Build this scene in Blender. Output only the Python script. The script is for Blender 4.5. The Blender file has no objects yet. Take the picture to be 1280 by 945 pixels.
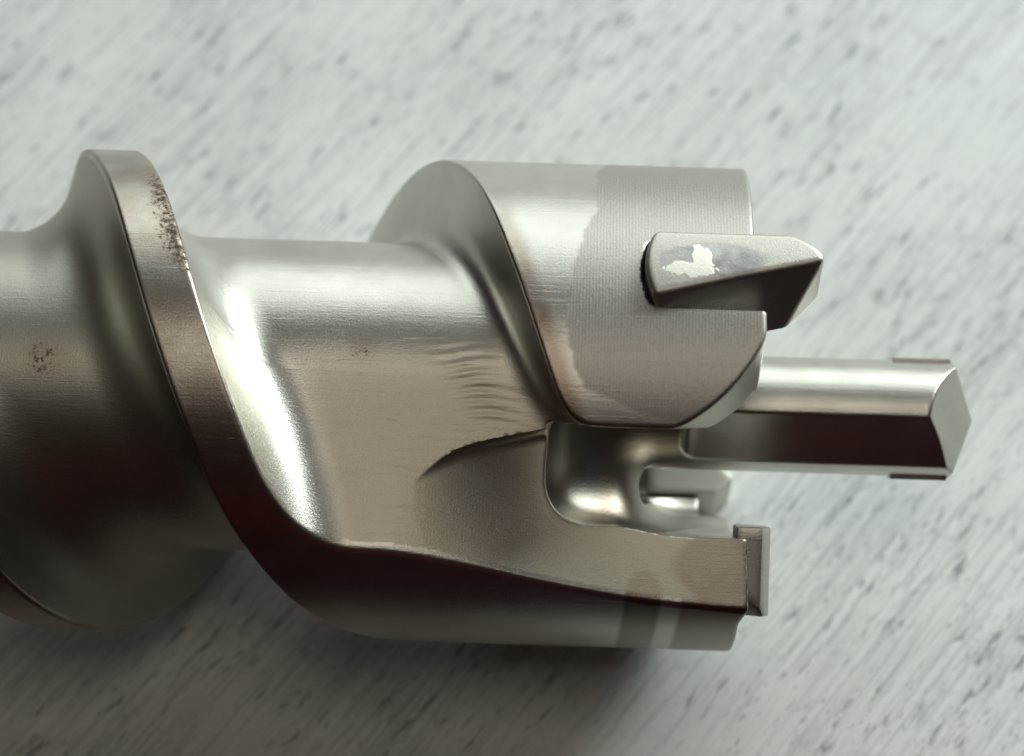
import bpy, bmesh, math
import numpy as np
from mathutils import Vector, Matrix

# ------------------------------------------------------------------ camera, light, exposure
U = 7.5e-5                       # metres per drawing unit (head radius 300 units = 22.5 mm)
TILT = math.radians(28)          # camera leans back from the vertical
D = 3300.0                       # camera distance in units
ex = Vector((1, 0, 0))
ey = Vector((0, math.cos(TILT), math.sin(TILT)))      # image up
ez = Vector((0, -math.sin(TILT), math.cos(TILT)))     # towards the camera
R = 300.0
AX = Vector((0, 0, R)) * U                            # a point of the drill axis, above the table (table at z = 0)
LOOK = AX + ey * (31 * U)

sc = bpy.context.scene
cam_d = bpy.data.cameras.new('camera')
cam = bpy.data.objects.new('camera', cam_d)
sc.collection.objects.link(cam)
cam_d.sensor_width = 36
cam_d.lens = 36 * D / 1280
cam_d.clip_start = 0.01
cam_d.clip_end = 20
cam.location = LOOK + ez * (D * U)
cam.rotation_euler = (TILT, 0, 0)
cam_d.dof.use_dof = True
cam_d.dof.focus_distance = (D - 190) * U
cam_d.dof.aperture_fstop = 21
sc.camera = cam

w = bpy.data.worlds.new('World')
sc.world = w
w.use_nodes = True
bg = w.node_tree.nodes['Background']
bg.inputs['Color'].default_value = (1.0, 0.52, 0.50, 1)
bg.inputs['Strength'].default_value = 0.014

def lamp(name, az, el, dist, sx, sy, power, col):
    l = bpy.data.lights.new(name, 'AREA')
    l.shape = 'RECTANGLE'; l.size = sx; l.size_y = sy
    l.energy = power; l.color = col
    o = bpy.data.objects.new(name, l)
    a, e = math.radians(az), math.radians(el)
    d = Vector((math.cos(e) * math.cos(a), math.cos(e) * math.sin(a), math.sin(e)))
    o.location = AX + d * dist
    o.rotation_euler = d.to_track_quat('Z', 'Y').to_euler()
    sc.collection.objects.link(o)
    return o
lamp('window_light', 80, 31, 0.55, 0.62, 0.42, 1.68, (0.90, 1.0, 0.96))
lamp('side_window_light', 40, 26, 0.65, 0.32, 0.24, 4.05, (0.90, 1.0, 0.96))
lamp('ceiling_light', -90, 83, 1.5, 0.6, 0.6, 2.35, (1.0, 0.94, 0.80))
lamp('red_bounce_fill', -94, 8, 0.7, 0.30, 0.08, 0.009, (1.0, 0.10, 0.13))  # added red fill lamp, stands in for bounce off a red shirt near the camera

sc.view_settings.view_transform = 'Standard'
sc.view_settings.look = 'None'
sc.view_settings.exposure = 0
sc.view_settings.gamma = 1
sc.cycles.use_denoising = True
sc.cycles.max_bounces = 6
sc.cycles.diffuse_bounces = 2
sc.cycles.glossy_bounces = 4

# ------------------------------------------------------------------ node helpers
class NT:
    def __init__(s, name):
        s.m = bpy.data.materials.new(name); s.m.use_nodes = True
        s.t = s.m.node_tree; s.n = s.t.nodes; s.l = s.t.links
        s.p = s.n['Principled BSDF']
    def new(s, typ, **kw):
        n = s.n.new(typ)
        for k, v in kw.items(): setattr(n, k, v)
        return n
    def set(s, sock, v):
        if hasattr(v, 'is_linked') or isinstance(v, bpy.types.NodeSocket): s.l.new(v, sock)
        else: sock.default_value = v
    def coords(s, scale=1.0, rot=(0, 0, 0), stretch=(1, 1, 1)):
        tc = s.new('ShaderNodeTexCoord')
        mp = s.new('ShaderNodeMapping')
        s.l.new(tc.outputs['Object'], mp.inputs['Vector'])
        mp.inputs['Scale'].default_value = [scale / U * k for k in stretch]
        mp.inputs['Rotation'].default_value = rot
        return mp.outputs['Vector']
    def noise(s, vec, scale, detail=3, rough=0.5):
        n = s.new('ShaderNodeTexNoise')
        s.l.new(vec, n.inputs['Vector'])
        n.inputs['Scale'].default_value = scale
        n.inputs['Detail'].default_value = detail
        n.inputs['Roughness'].default_value = rough
        return n.outputs['Fac']
    def ramp(s, fac, a, b, va=0.0, vb=1.0):
        n = s.new('ShaderNodeMapRange')
        s.set(n.inputs['Value'], fac)
        for i, v in zip(('From Min', 'From Max', 'To Min', 'To Max'), (a, b, va, vb)): n.inputs[i].default_value = v
        return n.outputs['Result']
    def math(s, op, a, b=0.0):
        n = s.new('ShaderNodeMath', operation=op)
        s.set(n.inputs[0], a); s.set(n.inputs[1], b)
        return n.outputs[0]
    def mix(s, f, a, b):
        n = s.new('ShaderNodeMix', data_type='RGBA')
        s.set(n.inputs['Factor'], f)
        s.set(n.inputs[6], (*a, 1) if isinstance(a, tuple) else a)
        s.set(n.inputs[7], (*b, 1) if isinstance(b, tuple) else b)
        return n.outputs[2]
    def attr(s, name):
        n = s.new('ShaderNodeAttribute', attribute_name=name)
        return n.outputs['Fac']
    def bump(s, h, strength, dist, prev=None):
        n = s.new('ShaderNodeBump')
        s.l.new(h, n.inputs['Height'])
        n.inputs['Strength'].default_value = strength
        n.inputs['Distance'].default_value = dist * U
        if prev is not None: s.l.new(prev, n.inputs['Normal'])
        return n.outputs['Normal']

def steel_material():
    s = NT('machined steel')
    v = s.coords()
    grain = s.noise(v, 0.45, 4, 0.65)
    blotch = s.noise(v, 0.018, 3, 0.55)
    fine = s.noise(s.coords(stretch=(0.02, 0.5, 0.5)), 0.7, 2)        # drawn along the axis
    wav = s.new('ShaderNodeTexWave', wave_type='BANDS', bands_direction='X')
    s.l.new(v, wav.inputs['Vector']); wav.inputs['Scale'].default_value = 0.085
    wav.inputs['Distortion'].default_value = 0.6; wav.inputs['Detail Scale'].default_value = 0.2
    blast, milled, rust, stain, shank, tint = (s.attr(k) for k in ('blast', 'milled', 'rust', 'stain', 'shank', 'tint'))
    col = s.mix(s.ramp(blotch, 0.35, 0.7), (0.60, 0.575, 0.53), (0.52, 0.495, 0.455))
    col = s.mix(s.math('MULTIPLY', shank, s.ramp(fine, 0.3, 0.7, 0.75, 1.0)), col, (0.44, 0.42, 0.36))
    col = s.mix(milled, col, s.mix(s.ramp(grain, 0.3, 0.7), (0.50, 0.46, 0.38), (0.60, 0.56, 0.47)))
    col = s.mix(blast, col, s.mix(s.ramp(grain, 0.3, 0.7), (0.36, 0.335, 0.305), (0.49, 0.46, 0.425)))
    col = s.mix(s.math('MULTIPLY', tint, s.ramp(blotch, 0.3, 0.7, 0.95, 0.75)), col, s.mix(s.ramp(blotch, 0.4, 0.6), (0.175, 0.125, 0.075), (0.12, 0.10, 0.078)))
    col = s.mix(s.math('MULTIPLY', stain, s.ramp(blotch, 0.3, 0.6, 0.5, 0.9)), col, (0.30, 0.225, 0.165))
    spots = s.noise(v, 0.15, 6, 0.75)
    rmask = s.math('MULTIPLY', s.ramp(s.math('ADD', spots, s.math('MULTIPLY', rust, 0.26)), 0.66, 0.80), s.ramp(rust, 0.05, 0.2))
    col = s.mix(s.math('MULTIPLY', rust, 0.35), col, (0.34, 0.24, 0.17))
    col = s.mix(rmask, col, (0.085, 0.045, 0.028))
    s.l.new(col, s.p.inputs['Base Color'])
    met = s.ramp(rmask, 0, 1, 1, 0.1)
    s.l.new(met, s.p.inputs['Metallic'])
    ro = s.ramp(grain, 0.2, 0.8, 0.28, 0.38)
    ro = s.math('ADD', ro, s.math('MULTIPLY', shank, 0.10))
    ro = s.math('ADD', ro, s.math('MULTIPLY', milled, 0.12))
    ro = s.math('ADD', ro, s.math('MULTIPLY', blast, 0.10))
    ro = s.math('ADD', ro, s.math('MULTIPLY', rmask, 0.3))
    s.l.new(ro, s.p.inputs['Roughness'])
    b = s.bump(grain, 0.16, 2.0)
    b = s.bump(s.math('MULTIPLY', fine, s.ramp(blast, 0, 1, 1.0, 0.1)), 0.10, 1.2, b)
    scr = s.noise(s.coords(rot=(0.3, 0.2, 0.9), stretch=(0.012, 0.6, 0.6)), 0.5, 2, 0.6)
    b = s.bump(s.ramp(scr, 0.64, 0.70), 0.12, 0.8, b)
    scr2 = s.noise(s.coords(rot=(0.1, -0.4, -0.5), stretch=(0.02, 0.5, 0.5)), 0.4, 2, 0.6)
    b = s.bump(s.ramp(scr2, 0.66, 0.70), 0.12, 0.8, b)
    wv = s.math('MULTIPLY', wav.outputs['Fac'], s.ramp(blast, 0, 1, 0.12, 1.0))
    b = s.bump(wv, 0.10, 0.9, b)
    s.l.new(b, s.p.inputs['Normal'])
    return s.m

def carbide_material():
    s = NT('ground carbide')
    v = s.coords()
    grain = s.noise(v, 0.5, 4, 0.6)
    braze = s.attr('braze')
    col = s.mix(s.ramp(grain, 0.3, 0.7), (0.46, 0.43, 0.39), (0.58, 0.55, 0.50))
    rag = s.noise(v, 0.05, 3, 0.55)
    bm = s.ramp(s.math('ADD', braze, s.math('MULTIPLY', rag, 1.1)), 0.96, 1.16)
    bm = s.math('MULTIPLY', bm, s.ramp(braze, 0.02, 0.1))
    col = s.mix(bm, col, s.mix(s.ramp(rag, 0.35, 0.65), (0.30, 0.29, 0.285), (0.46, 0.45, 0.43)))
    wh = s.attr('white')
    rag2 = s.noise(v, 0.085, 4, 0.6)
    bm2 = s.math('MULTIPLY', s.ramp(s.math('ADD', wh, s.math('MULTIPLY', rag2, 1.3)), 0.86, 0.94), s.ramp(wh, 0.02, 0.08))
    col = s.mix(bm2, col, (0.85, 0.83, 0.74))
    s.l.new(col, s.p.inputs['Base Color'])
    s.p.inputs['Metallic'].default_value = 1
    s.l.new(s.ramp(grain, 0.2, 0.8, 0.34, 0.46), s.p.inputs['Roughness'])
    b = s.bump(grain, 0.2, 2.0)
    b = s.bump(bm2, 0.25, 1.5, b)
    s.l.new(b, s.p.inputs['Normal'])
    return s.m

def table_material():
    s = NT('white painted board')
    tc = s.new('ShaderNodeTexCoord')
    def mp(stretch, off=(0, 0, 0), ang=52):
        r = s.new('ShaderNodeMapping', vector_type='POINT')
        s.l.new(tc.outputs['Object'], r.inputs['Vector'])
        r.inputs['Rotation'].default_value = (0, 0, math.radians(-ang))
        m = s.new('ShaderNodeMapping')
        s.l.new(r.outputs[0], m.inputs['Vector'])
        m.inputs['Scale'].default_value = [k / U for k in stretch]
        m.inputs['Location'].default_value = off
        return m.outputs[0]
    # short dark pores and long hairlines along the brush direction
    big = s.noise(mp((0.0025, 0.0042, 0.01), (2, 9, 0)), 1.0, 3, 0.6)
    thr = s.ramp(big, 0.3, 0.7, 0.055, -0.05)
    def layer(st, off, lo, hi, k, ang=52, det=4):
        n = s.noise(mp(st, off, ang), 1.0, det, 0.62)
        return s.math('MULTIPLY', s.ramp(s.math('SUBTRACT', n, thr), lo, hi), k)
    ls = [layer((0.016, 0.075, 0.02), (0, 0, 0), 0.56, 0.68, 1.0),
          layer((0.032, 0.12, 0.02), (4, 1, 0), 0.57, 0.69, 0.75, 50),
          layer((0.060, 0.16, 0.02), (1, 8, 0), 0.58, 0.70, 0.6, 55),
          layer((0.0045, 0.11, 0.02), (7, 3, 0), 0.51, 0.70, 0.65, 53),
          layer((0.0022, 0.16, 0.02), (3, 5, 0), 0.48, 0.72, 0.52, 51)]
    m = ls[0]
    for q in ls[1:]: m = s.math('MAXIMUM', m, q)
    cloud = s.noise(mp((0.003, 0.004, 0.01), (5, 5, 0)), 1.0, 3, 0.5)
    base = s.mix(s.ramp(cloud, 0.3, 0.7), (0.755, 0.765, 0.735), (0.82, 0.82, 0.80))
    col = s.mix(s.math('MULTIPLY', m, 0.72), base, (0.13, 0.14, 0.155))
    s.l.new(col, s.p.inputs['Base Color'])
    s.p.inputs['Roughness'].default_value = 0.55
    s.p.inputs['Specular IOR Level'].default_value = 0.3
    h = s.math('SUBTRACT', 1.0, m)
    s.l.new(s.bump(h, 0.35, 3.0), s.p.inputs['Normal'])
    return s.m

STEEL, CARB, TABLE = steel_material(), carbide_material(), table_material()

# ------------------------------------------------------------------ tabletop
bm = bmesh.new()
bmesh.ops.create_cube(bm, size=1)
bmesh.ops.scale(bm, vec=(1.6, 0.9, 0.02), verts=bm.verts)
bmesh.ops.translate(bm, vec=(0, 0.45 - 520 * U, -0.01), verts=bm.verts)
me = bpy.data.meshes.new('tabletop'); bm.to_mesh(me); bm.free()
me.materials.append(TABLE)
tab = bpy.data.objects.new('tabletop', me)
sc.collection.objects.link(tab)
tab['kind'] = 'structure'
tab['label'] = 'white board surface with short dark diagonal streaks'

# ------------------------------------------------------------------ drill: signed distance field
# local frame: x along the axis to the tip, y up in the picture, z towards the camera; phi = 0 up, 90 front
kx = [-550, -486, -418, -377, -340, -309, -247]
kp = [0, 33, 72, 92, 110, 123, 145]
tx = np.arange(-2200, 900, 2.0)
kern = np.exp(-0.5 * (np.arange(-30, 31) * 2 / 16.0) ** 2); kern /= kern.sum()
def table(X, P):
    t = np.interp(tx, X, P)
    t = np.convolve(np.pad(t, 30, mode='edge'), kern, 'valid')
    return t, np.gradient(t, tx)
HX = [-105, -46, -5, 34, 59, 75, 2000]
HP = [180, 208.6, 234, 256, 270, 272.5, 272.6]
# rear edge (angle against x) of the two spiral lands; the second one is counted half a turn on
T1 = table([-2200, -975, -615] + kx + [-180] + HX, [-700, -180, -50] + kp + [163] + HP)
T2 = table([-2200, -975, -545, -209] + HX, [-680, -170, 0, 131] + HP)
FX = [-400, -217, -126, -32, 56, 163, 279, 600]
FF = [125, 125, 125.3, 129.3, 134, 139.0, 141.6, 143]       # angle of the lower land's front edge
ffx = np.arange(-1500, 700, 4.0)
def smt(k):
    g = np.exp(-0.5 * (np.arange(-20, 21) * 4 / 25.0) ** 2); g /= g.sum()
    return np.convolve(np.pad(np.interp(ffx, FX, k), 20, mode='edge'), g, 'valid')
fff = smt(FF)
ffb = fff - 49.5

_k = np.clip((ffx + 125) / 170, 0, 1)
fft = ffb - 13.0 * _k * _k * (3 - 2 * _k) + np.clip((ffx - 120) / 160, 0, 1) * 3.0   # the lower, stepped floor
LAND = 65.0
RC = 195.0
DEG = math.pi / 180

def smin(a, b, k):
    h = np.maximum(k - np.abs(a - b), 0)
    return np.minimum(a, b) - h * h / (4 * k)
def smax(a, b, k): return -smin(-a, -b, k)
def sstep(a, b, v):
    t = np.clip((v - a) / (b - a), 0, 1)
    return t * t * (3 - 2 * t)

def land(x, y, z, r, tab):
    tp, td = tab
    phi = np.degrees(np.arctan2(z, y))
    T = np.interp(x, tx, tp); Td = np.interp(x, tx, td); Tf = np.interp(x - LAND, tx, tp)
    rr = np.maximum(r, 60)
    g = np.sqrt(1 / rr ** 2 + (Td * DEG) ** 2)
    m = (T + Tf) / 2; wd = (T - Tf) / 2
    d = (phi - m + 180) % 360 - 180
    strip = (np.abs(d) - wd) * DEG / g - np.where(d > 0, np.interp(x, [-300, -150], [0.16, 0.05]), 0.16) * (300 - r)
    f = np.interp(x, ffx, fff); th = np.interp(x, ffx, ffb) * DEG
    c = 194.4
    pl = y * np.cos(th) + z * np.sin(th) - c
    m = (T + f) / 2; wd = (T - f) / 2
    d = (phi - m + 180) % 360 - 180
    rear = (d - wd) * DEG / g + 40 * (1 - sstep(10, 95, x)) + 2 * np.maximum(0, -245 - x)
    lim = (-d - wd - 51) * DEG * rr
    block = np.maximum(np.where(d > 0, rear, np.maximum(pl, lim)), -330 - x)
    block = np.maximum(block, np.where((np.abs(d) < 60) & (d - wd > -16), (d - wd) * DEG / g + 3 + 55 * (1 - sstep(10, 95, x)), -999.0))
    return strip, block

GZ = np.arange(-200, 260, 4.0)
gxe = np.interp(GZ, [-200, -40, 40, 66, 76, 86, 98, 118, 148, 185, 260], [330, 215, 178, 150, 122, 98, 77, 59, 48, 43, 39])
_g = np.exp(-0.5 * (np.arange(-8, 9) / 3.0) ** 2); _g /= _g.sum()
gxe = np.convolve(np.pad(gxe, 8, mode='edge'), _g, 'valid')
gsl = np.sqrt(1 + np.gradient(gxe, GZ) ** 2)
UPT = 58.5                                    # the upper tooth's angle
PILOT_Y = -4.0
def sdf(p):
    x, y, z = p[:, 0], p[:, 1], p[:, 2]
    r = np.sqrt(y * y + z * z)
    s1, b1 = land(x, y, z, r, T1)
    s2, b2 = land(x, -y, -z, r, T2)
    core = r - RC
    base = np.minimum(core, np.minimum(b1, b2))
    d = smin(smin(base, s1, 75.0), s2, np.interp(x, [-320, -150], [75.0, 34.0]))
    d = smax(d, r - R, 5.0)
    # stepped floor milled towards the mouth
    f = np.interp(x, ffx, fff); th = np.interp(x, ffx, fft) * DEG
    c = 300 * np.cos(f * DEG - th)
    yb = np.interp(x, [-140, -113, -60, 56, 300], [-84, -74, -50, -24, -20])
    cut = smax(y - yb, c - (y * np.cos(th) + z * np.sin(th)), 26.0)
    cut = np.maximum(cut, -135 - x)
    d = np.maximum(d, -cut)
    # ripple marks left by the cutter near the wall
    rip = np.exp(-((x + 34 + 0.55 * (y - 10)) / 30.0) ** 2) * sstep(-34, -14, y) * sstep(85, 50, y) * (z > 100) * (r < 215)
    d = d + 0.42 * rip * np.sin((y + 0.0035 * (x + 60) ** 2 * np.sign(x + 60) - 0.25 * x) * 2 * math.pi / 13.0)
    # crown end
    xe = 280 + 13 * sstep(150, 200, z) * sstep(150, 120, y) - 34 * sstep(-90, -170, z)
    d = smax(d, x - xe, 6.0)
    cu = 0.745 * (x - 196) - 0.669 * (y + 15); cv = 0.669 * (x - 196) + 0.745 * (y + 15)
    cut = smax(smax(-0.95 * (cu + 0.26 * (z - 298) - 15 * np.maximum(0, 1 - ((cv - 66) / 76) ** 2)), 188 - z, 10.0), -55 - y, 5.0)
    d = smax(d, -cut, 5.0)
    # mouth: cavity and slanted U-shaped gullet
    cav = smax(smax(168 - x, np.abs(y) - 140, 60.0), np.abs(z) - 188, 40.0)
    gx = np.interp(z, GZ, gxe); gs = np.interp(z, GZ, gsl)
    gul = smax(-140 - y, (gx - x) / gs, 66.0)
    gul = smax(smax(gul, z - 205, 10.0), np.maximum(y - np.interp(z, [70, 150], [120, -16]), -60 - z), 16.0)
    d = smax(d, -smin(cav, gul, 45.0), 2.5)
    gul2 = smax(140 * 0 - 140 + y, (44 + 0.55 * (178 + z)) - x, 90.0)
    gul2 = smax(smax(gul2, -z - 205, 10.0), np.maximum(-y - 120, -60 + z), 20.0)
    d = smax(d, -gul2, 2.5)
    # slot for the upper tooth
    a = UPT * DEG
    rad = y * math.cos(a) + z * math.sin(a); tan = -y * math.sin(a) + z * math.cos(a)
    slot = smax(smax(np.abs(tan + 5) - 49, 250 - rad, 6.0), 148.5 + 0.005 * (tan + 5) ** 2 - x, 14.0)
    d = smax(d, -slot, 3.0)
    # pilot
    yp = y - PILOT_Y
    rp = np.sqrt(yp * yp + z * z)
    pil = rp - 72
    for sg in (1, -1):
        ca, sa = math.cos(116 * DEG) * sg, math.sin(116 * DEG) * sg
        gq = np.sqrt((yp - 261 * ca) ** 2 + (z - 261 * sa) ** 2) - 200
        gq = smax(gq, 205 - x, 30.0)
        pil = smax(pil, -gq, 2.0)
    pil = smax(pil, x - 574 + 0.87 * np.abs(z), 2.0)
    pil = smax(pil, x - 574 + 0.40 * np.abs(yp), 2.0)
    d = smin(d, np.maximum(pil, 100 - x), np.where(x < 260, 30.0, 0.01))
    return d

# ------------------------------------------------------------------ dual contouring
H = 2.6
def contour(f, lo, hi, h, B=4):
    lo = np.array(lo, float)
    nb = np.ceil((np.array(hi) - lo) / (h * B)).astype(int)
    N = nb * B + 1
    cx = [lo[i] + (np.arange(nb[i]) + 0.5) * h * B for i in range(3)]
    Dn = np.full(N, 1.0, np.float32)
    g = np.stack(np.meshgrid(*cx, indexing='ij'), -1).reshape(-1, 3)
    v = np.concatenate([f(q) for q in np.array_split(g, max(1, len(g) // 200000))])
    # sign everywhere from the coarse cells
    cs = np.where(v.reshape(nb) < 0, -1.0, 1.0).astype(np.float32)
    up = cs.repeat(B, 0).repeat(B, 1).repeat(B, 2)
    Dn[:-1, :-1, :-1] = up
    act = np.argwhere(np.abs(v.reshape(nb)) < 1.55 * h * B)
    off = np.stack(np.meshgrid(*[np.arange(B + 1)] * 3, indexing='ij'), -1).reshape(-1, 3)
    for ch in np.array_split(act, max(1, len(act) // 2500)):
        ii = (ch[:, None, :] * B + off[None]).reshape(-1, 3)
        Dn[ii[:, 0], ii[:, 1], ii[:, 2]] = f(lo + ii * h)
    sg = Dn < 0
    M = N - 1
    pts, cells, quads, flips = [], [], [], []
    dirs = np.eye(3, dtype=int)
    for ax in range(3):
        s0 = [slice(None)] * 3; s1 = [slice(None)] * 3
        s0[ax] = slice(0, -1); s1[ax] = slice(1, None)
        e = np.argwhere(sg[tuple(s0)] != sg[tuple(s1)])
        o = [a for a in range(3) if a != ax]
        ok = (e[:, o[0]] > 0) & (e[:, o[1]] > 0) & (e[:, o[0]] < M[o[0]]) & (e[:, o[1]] < M[o[1]])
        e = e[ok]
        a = Dn[e[:, 0], e[:, 1], e[:, 2]]; e2 = e + dirs[ax]
        b = Dn[e2[:, 0], e2[:, 1], e2[:, 2]]
        t = a / (a - b)
        p = lo + e * h; p[:, ax] += t * h
        pts.append(p)
        u, w_ = dirs[(ax + 1) % 3], dirs[(ax + 2) % 3]
        q = np.stack([e - u - w_, e - w_, e, e - u], 1)
        cells.append((q[..., 0] * M[1] + q[..., 1]) * M[2] + q[..., 2])
        flips.append(a > 0)
    p = np.concatenate(pts); q = np.concatenate(cells); fl = np.concatenate(flips)
    def grad(p, e):
        k = np.array([[1, -1, -1], [-1, -1, 1], [-1, 1, -1], [1, 1, 1]], float)
        n = 0
        for kk in k: n = n + kk[None] * np.concatenate([f(c) for c in np.array_split(p + kk * e, max(1, len(p) // 200000))])[:, None]
        return n / np.linalg.norm(n, axis=1, keepdims=True).clip(1e-9)
    n = grad(p, 0.25)
    uid, inv = np.unique(q.reshape(-1), return_inverse=True)
    pe = np.repeat(np.arange(len(p)), 4)
    nv = len(uid)
    cnt = np.bincount(inv, minlength=nv).astype(float)
    mean = np.stack([np.bincount(inv, p[pe, i], nv) for i in range(3)], 1) / cnt[:, None]
    ne = n[pe]; dd = np.einsum('ij,ij->i', ne, p[pe] - mean[inv])
    A = np.zeros((nv, 3, 3)); bv = np.zeros((nv, 3))
    for i in range(3):
        bv[:, i] = np.bincount(inv, ne[:, i] * dd, nv)
        for j in range(i, 3):
            A[:, i, j] = A[:, j, i] = np.bincount(inv, ne[:, i] * ne[:, j], nv)
    A += np.eye(3) * 0.08
    s = np.linalg.solve(A, bv[..., None])[..., 0]
    ln = np.linalg.norm(s, axis=1, keepdims=True)
    s *= np.minimum(1, 1.2 * h / ln.clip(1e-9))
    vert = mean + s
    quad = inv.reshape(-1, 4)
    quad = np.where(fl[:, None], quad[:, ::-1], quad)
    return vert, quad

def mesh_from(name, v, q, mat, attrs=None, angle=38):
    me = bpy.data.meshes.new(name)
    me.vertices.add(len(v)); me.vertices.foreach_set('co', (v * U).astype(np.float32).ravel())
    me.loops.add(q.size); me.loops.foreach_set('vertex_index', q.astype(np.int32).ravel())
    me.polygons.add(len(q)); me.polygons.foreach_set('loop_start', np.arange(0, q.size, 4, dtype=np.int32))
    me.update(calc_edges=True)
    me.polygons.foreach_set('use_smooth', np.ones(len(q), bool))
    for k, a in (attrs or {}).items():
        at = me.attributes.new(k, 'FLOAT', 'POINT'); at.data.foreach_set('value', a.astype(np.float32))
    me.set_sharp_from_angle(angle=math.radians(angle))
    me.materials.append(mat)
    return me

def zones(v):
    x, y, z = v.T
    r = np.hypot(y, z); phi = np.degrees(np.arctan2(z, y))
    outer = sstep(290, 296, r)
    wob = 7 * np.sin(phi * 0.21) + 4 * np.sin(phi * 0.5 + 1) + 2 * np.sin(phi * 1.3) + 1.5 * np.sin(phi * 2.9 + 2)
    bx = np.interp(phi, [-60, 0, 20, 43, 58, 68, 76, 86, 91, 94, 110, 135, 150, 200], [110, 104, 100, 88, 72, 62, 66, 92, 150, 230, 230, 160, 130, 130]) + wob * 0.5
    blast = outer * sstep(-2, 3, x - bx) * (x > 0)
    # stripes of old coating on the lower prong
    dx = x - (y + 230) * 0.10
    line = outer * sstep(5, 1.5, np.abs(x - bx)) * (x > 0) * (y > -100)
    low = outer * (y < -150) * (sstep(140, 146, dx) * sstep(188, 182, dx) + sstep(206, 212, dx)) * (x > 0)
    blast = np.clip(blast * (y > -150), 0, 1)
    milled = (r < 292) * sstep(-235, -195, x + 0.25 * (y + 60)) * sstep(120, -10, y + 0.12 * np.abs(x + 60)) * (z > 90) * (x < 285)
    th = np.interp(x, ffx, fft) * DEG
    c = 300 * np.cos(np.interp(x, ffx, fff) * DEG - th)
    milled = milled * ((y * np.cos(th) + z * np.sin(th) > c - 4) | (x < 30))
    stain = np.clip(low, 0, 1) * 0.2
    pr = (z > 120) * (y < -120) * (r < 297)
    stain = stain + pr * sstep(206, 226, x + 18 * np.sin(y * 0.06)) * 0.55
    stain = stain + pr * sstep(32, 22, np.hypot((x - 165) * 1.25, y + 218)) * 0.5
    stain = stain + outer * sstep(28, 6, np.abs(x - np.interp(phi, [0, 28.6, 54.6, 75.6, 91, 100], [-105, -46, -5, 34, 62, 90]) - 6)) * sstep(25, 60, phi) * (phi < 96) * 1.0
    strip_edge = np.interp(phi, [0, 33, 72, 92, 110, 123], [-540, -482, -418, -377, -340, -309])
    a = x - strip_edge
    rust = outer * sstep(22, 58, a) * (a < 75) * sstep(18, 36, phi) * sstep(72, 55, phi)
    rust = np.maximum(rust, sstep(30, 12, np.hypot(x + 552, y - 38)) * (z > 0) * 0.6)
    rust = np.maximum(rust, sstep(26, 8, np.hypot(x + 175, y - 62)) * (z > 0) * 0.5)
    th = np.interp(x, ffx, fft) * DEG
    c = 300 * np.cos(np.interp(x, ffx, fff) * DEG - th)
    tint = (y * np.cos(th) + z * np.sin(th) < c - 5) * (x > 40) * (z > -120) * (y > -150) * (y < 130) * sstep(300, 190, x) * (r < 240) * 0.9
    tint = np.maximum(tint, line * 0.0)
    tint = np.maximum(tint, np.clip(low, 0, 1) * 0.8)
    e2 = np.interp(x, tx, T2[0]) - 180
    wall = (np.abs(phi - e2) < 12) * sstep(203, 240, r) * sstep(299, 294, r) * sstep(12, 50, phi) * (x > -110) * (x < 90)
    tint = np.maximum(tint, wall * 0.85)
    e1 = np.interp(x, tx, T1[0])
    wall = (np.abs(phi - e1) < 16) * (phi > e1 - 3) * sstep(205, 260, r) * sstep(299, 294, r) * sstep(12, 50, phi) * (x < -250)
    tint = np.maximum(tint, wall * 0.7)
    a1 = np.interp(x, tx, T1[0])
    shank = (r < 285) * sstep(4, -4, phi - a1 + 14) * 0 + sstep(-470, -500, x - 2.05 * np.clip(np.where(phi < -60, phi + 360, phi), -40, 270)) * (r < 292) * (x < -20)
    stain = stain + outer * sstep(-150, -300, x) * 0.7
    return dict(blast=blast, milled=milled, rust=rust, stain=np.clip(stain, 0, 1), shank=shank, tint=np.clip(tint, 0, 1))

verts, quads = contour(sdf, (-1100, -312, -312), (588, 312, 312), H)
qc = verts[quads].mean(1)
isp = (qc[:, 0] > 214) & (np.hypot(qc[:, 1] - PILOT_Y, qc[:, 2]) < 84)
def sub(qs):
    u, inv = np.unique(qs.ravel(), return_inverse=True)
    return verts[u], inv.reshape(-1, 4)

# ------------------------------------------------------------------ the drill bit and its parts
YAW = math.radians(-1.8) / math.cos(TILT)
drill = bpy.data.objects.new('drill_bit', None)
sc.collection.objects.link(drill)
drill['label'] = 'large steel masonry drill bit with spiral flutes, toothed crown and centre pilot'
drill['category'] = 'drill bit'
MLOC = Matrix.Translation(AX) @ Matrix.Rotation(YAW, 4, 'Z') @ Matrix.Rotation(TILT, 4, 'X')

def part(name, me, parent=None, label=None):
    o = bpy.data.objects.new(name, me)
    sc.collection.objects.link(o)
    o.parent = parent or drill
    if parent is None: o.matrix_local = MLOC
    if label: o['label'] = label
    return o

v, q = sub(quads[~isp])
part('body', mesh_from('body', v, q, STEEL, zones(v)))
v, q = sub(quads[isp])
pil = part('pilot', mesh_from('pilot', v, q, STEEL, zones(v)), label='slim fluted steel pilot pin in the middle of the crown')

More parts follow.
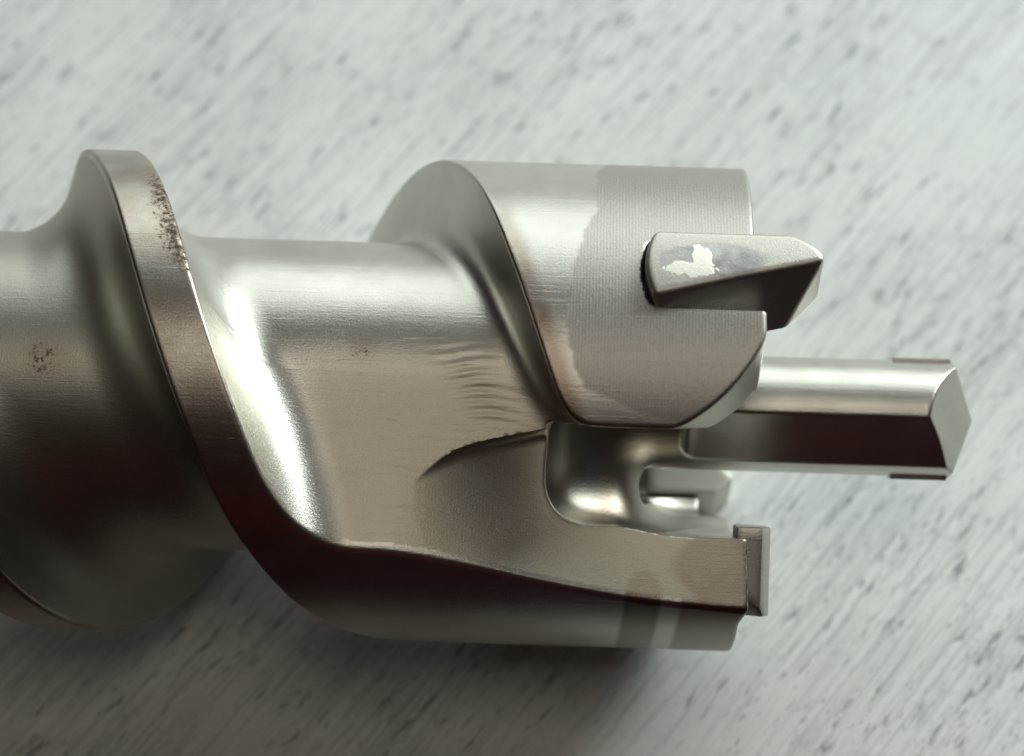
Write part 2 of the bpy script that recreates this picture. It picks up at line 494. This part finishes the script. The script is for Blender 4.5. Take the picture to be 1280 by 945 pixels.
def convex(name, lo, hi, cuts, to_local, mat, bev=2.5, braze=None, white=None):
    b = bmesh.new()
    bmesh.ops.create_cube(b, size=1)
    for vv in b.verts:
        for i in range(3): vv.co[i] = lo[i] if vv.co[i] < 0 else hi[i]
    for co, no in cuts:
        r_ = bmesh.ops.bisect_plane(b, geom=b.verts[:] + b.edges[:] + b.faces[:], plane_co=co, plane_no=no, clear_outer=True)
        ed = [e for e in r_['geom_cut'] if isinstance(e, bmesh.types.BMEdge)]
        if ed: bmesh.ops.edgeloop_fill(b, edges=ed)
    bmesh.ops.remove_doubles(b, verts=b.verts, dist=0.3)
    bmesh.ops.recalc_face_normals(b, faces=b.faces)
    bmesh.ops.bevel(b, geom=b.edges[:], offset=bev, segments=2, profile=0.6, affect='EDGES', clamp_overlap=True)
    bmesh.ops.triangulate(b, faces=[f for f in b.faces if len(f.verts) > 4])
    big = [e for e in b.edges if e.calc_length() > 8]
    for _ in range(3):
        big = [e for e in b.edges if e.calc_length() > 9]
        if big: bmesh.ops.subdivide_edges(b, edges=big, cuts=1)
        bmesh.ops.triangulate(b, faces=[f for f in b.faces if len(f.verts) > 4])
    loc = [vv.co.copy() for vv in b.verts]
    for vv in b.verts: vv.co = Vector(to_local(vv.co)) * U
    bmesh.ops.recalc_face_normals(b, faces=b.faces)
    me = bpy.data.meshes.new(name); b.to_mesh(me); b.free()
    at = me.attributes.new('braze', 'FLOAT', 'POINT')
    at.data.foreach_set('value', [braze(c) if braze else 0.0 for c in loc])
    at = me.attributes.new('white', 'FLOAT', 'POINT')
    at.data.foreach_set('value', [white(c) if white else 0.0 for c in loc])
    me.polygons.foreach_set('use_smooth', [True] * len(me.polygons))
    me.set_sharp_from_angle(angle=math.radians(25))
    me.materials.append(mat)
    return me

# a tooth in its own frame: (x along the axis, radial, tangential)
def polar(a):
    ca, sa = math.cos(a * DEG), math.sin(a * DEG)
    return lambda c: (c[0], c[1] * ca - c[2] * sa, c[1] * sa + c[2] * ca)
def tooth_sdf(p):
    x, rad, t = p[:, 0], p[:, 1], p[:, 2]
    d = smax(rad - 318 + 0.0012 * (t + 5) ** 2, -50 - t, 6.0)
    d = smax(d, (t - 40 + 0.263 * (x - 152) - 0.46 * (318 - rad)) * 0.88, 6.0)
    d = smax(d, ((x - 358) + 0.85 * (t + 14)) * 0.76, 3.0)
    d = smax(d, ((x - 358) + 0.031 * np.minimum(t + 14, 0) ** 2) * 0.6, 4.0)
    d = smax(d, 152 + 0.005 * (t + 5) ** 2 - 0.06 * (rad - 318) - x, 9.0)
    d = smax(d, 240 - rad, 3.0)
    return d
tv, tq = contour(tooth_sdf, (140, 206, -62), (370, 328, 62), 2.2)
ton = sstep(306, 312, tv[:, 1])
tbr = ton * np.clip(1.6 - np.hypot((tv[:, 0] - 232) / 56, (tv[:, 2] + 9) / 22), 0, 1)
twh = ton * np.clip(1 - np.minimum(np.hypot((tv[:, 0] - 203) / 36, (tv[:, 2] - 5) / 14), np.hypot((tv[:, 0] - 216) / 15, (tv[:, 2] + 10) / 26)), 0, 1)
pa = np.array(polar(UPT)(tv.T)).T
up = mesh_from('carbide_tooth', pa, tq, CARB, dict(braze=tbr, white=twh), 30)
part('carbide_tooth', up, label='pointed carbide tooth brazed into the upper side of the crown')
lowm = convex('carbide_tooth', (274, 137, -38), (316, 244, 38),
              [((318, 0, -16), (1, 0, -0.6)), ((318, 0, 0), (1, 0, 0.9)), ((318, 246, -36), (-0.72, 1, -0.9))],
              lambda c: (c[0], -c[1], 126 - c[2]), CARB, bev=5.0)
part('carbide_tooth', lowm, label='square carbide tooth at the end of the lower prong')
farm = convex('carbide_tooth', (180, 214, -26), (292, 300, 26),
              [((292, 0, 0), (1, 0, 1.0)), ((292, 0, 0), (1, 0, -0.9))], polar(245), CARB)
part('carbide_tooth', farm, label='carbide tooth on the far prong behind the pilot')
plate = convex('carbide_plate', (472, -75.5, -15), (573, 75.5, 15),
               [((573, 0, 0), (1, 0.42, 0)), ((573, 0, 0), (1, -0.42, 0)), ((573, 0, 0), (1, 0, 0.9)), ((573, 0, 0), (1, 0, -0.9))],
               lambda c: (c[0], c[1] + PILOT_Y, c[2]), CARB, bev=1.5)
part('carbide_plate', plate, parent=pil, label='carbide plate set across the pilot tip')
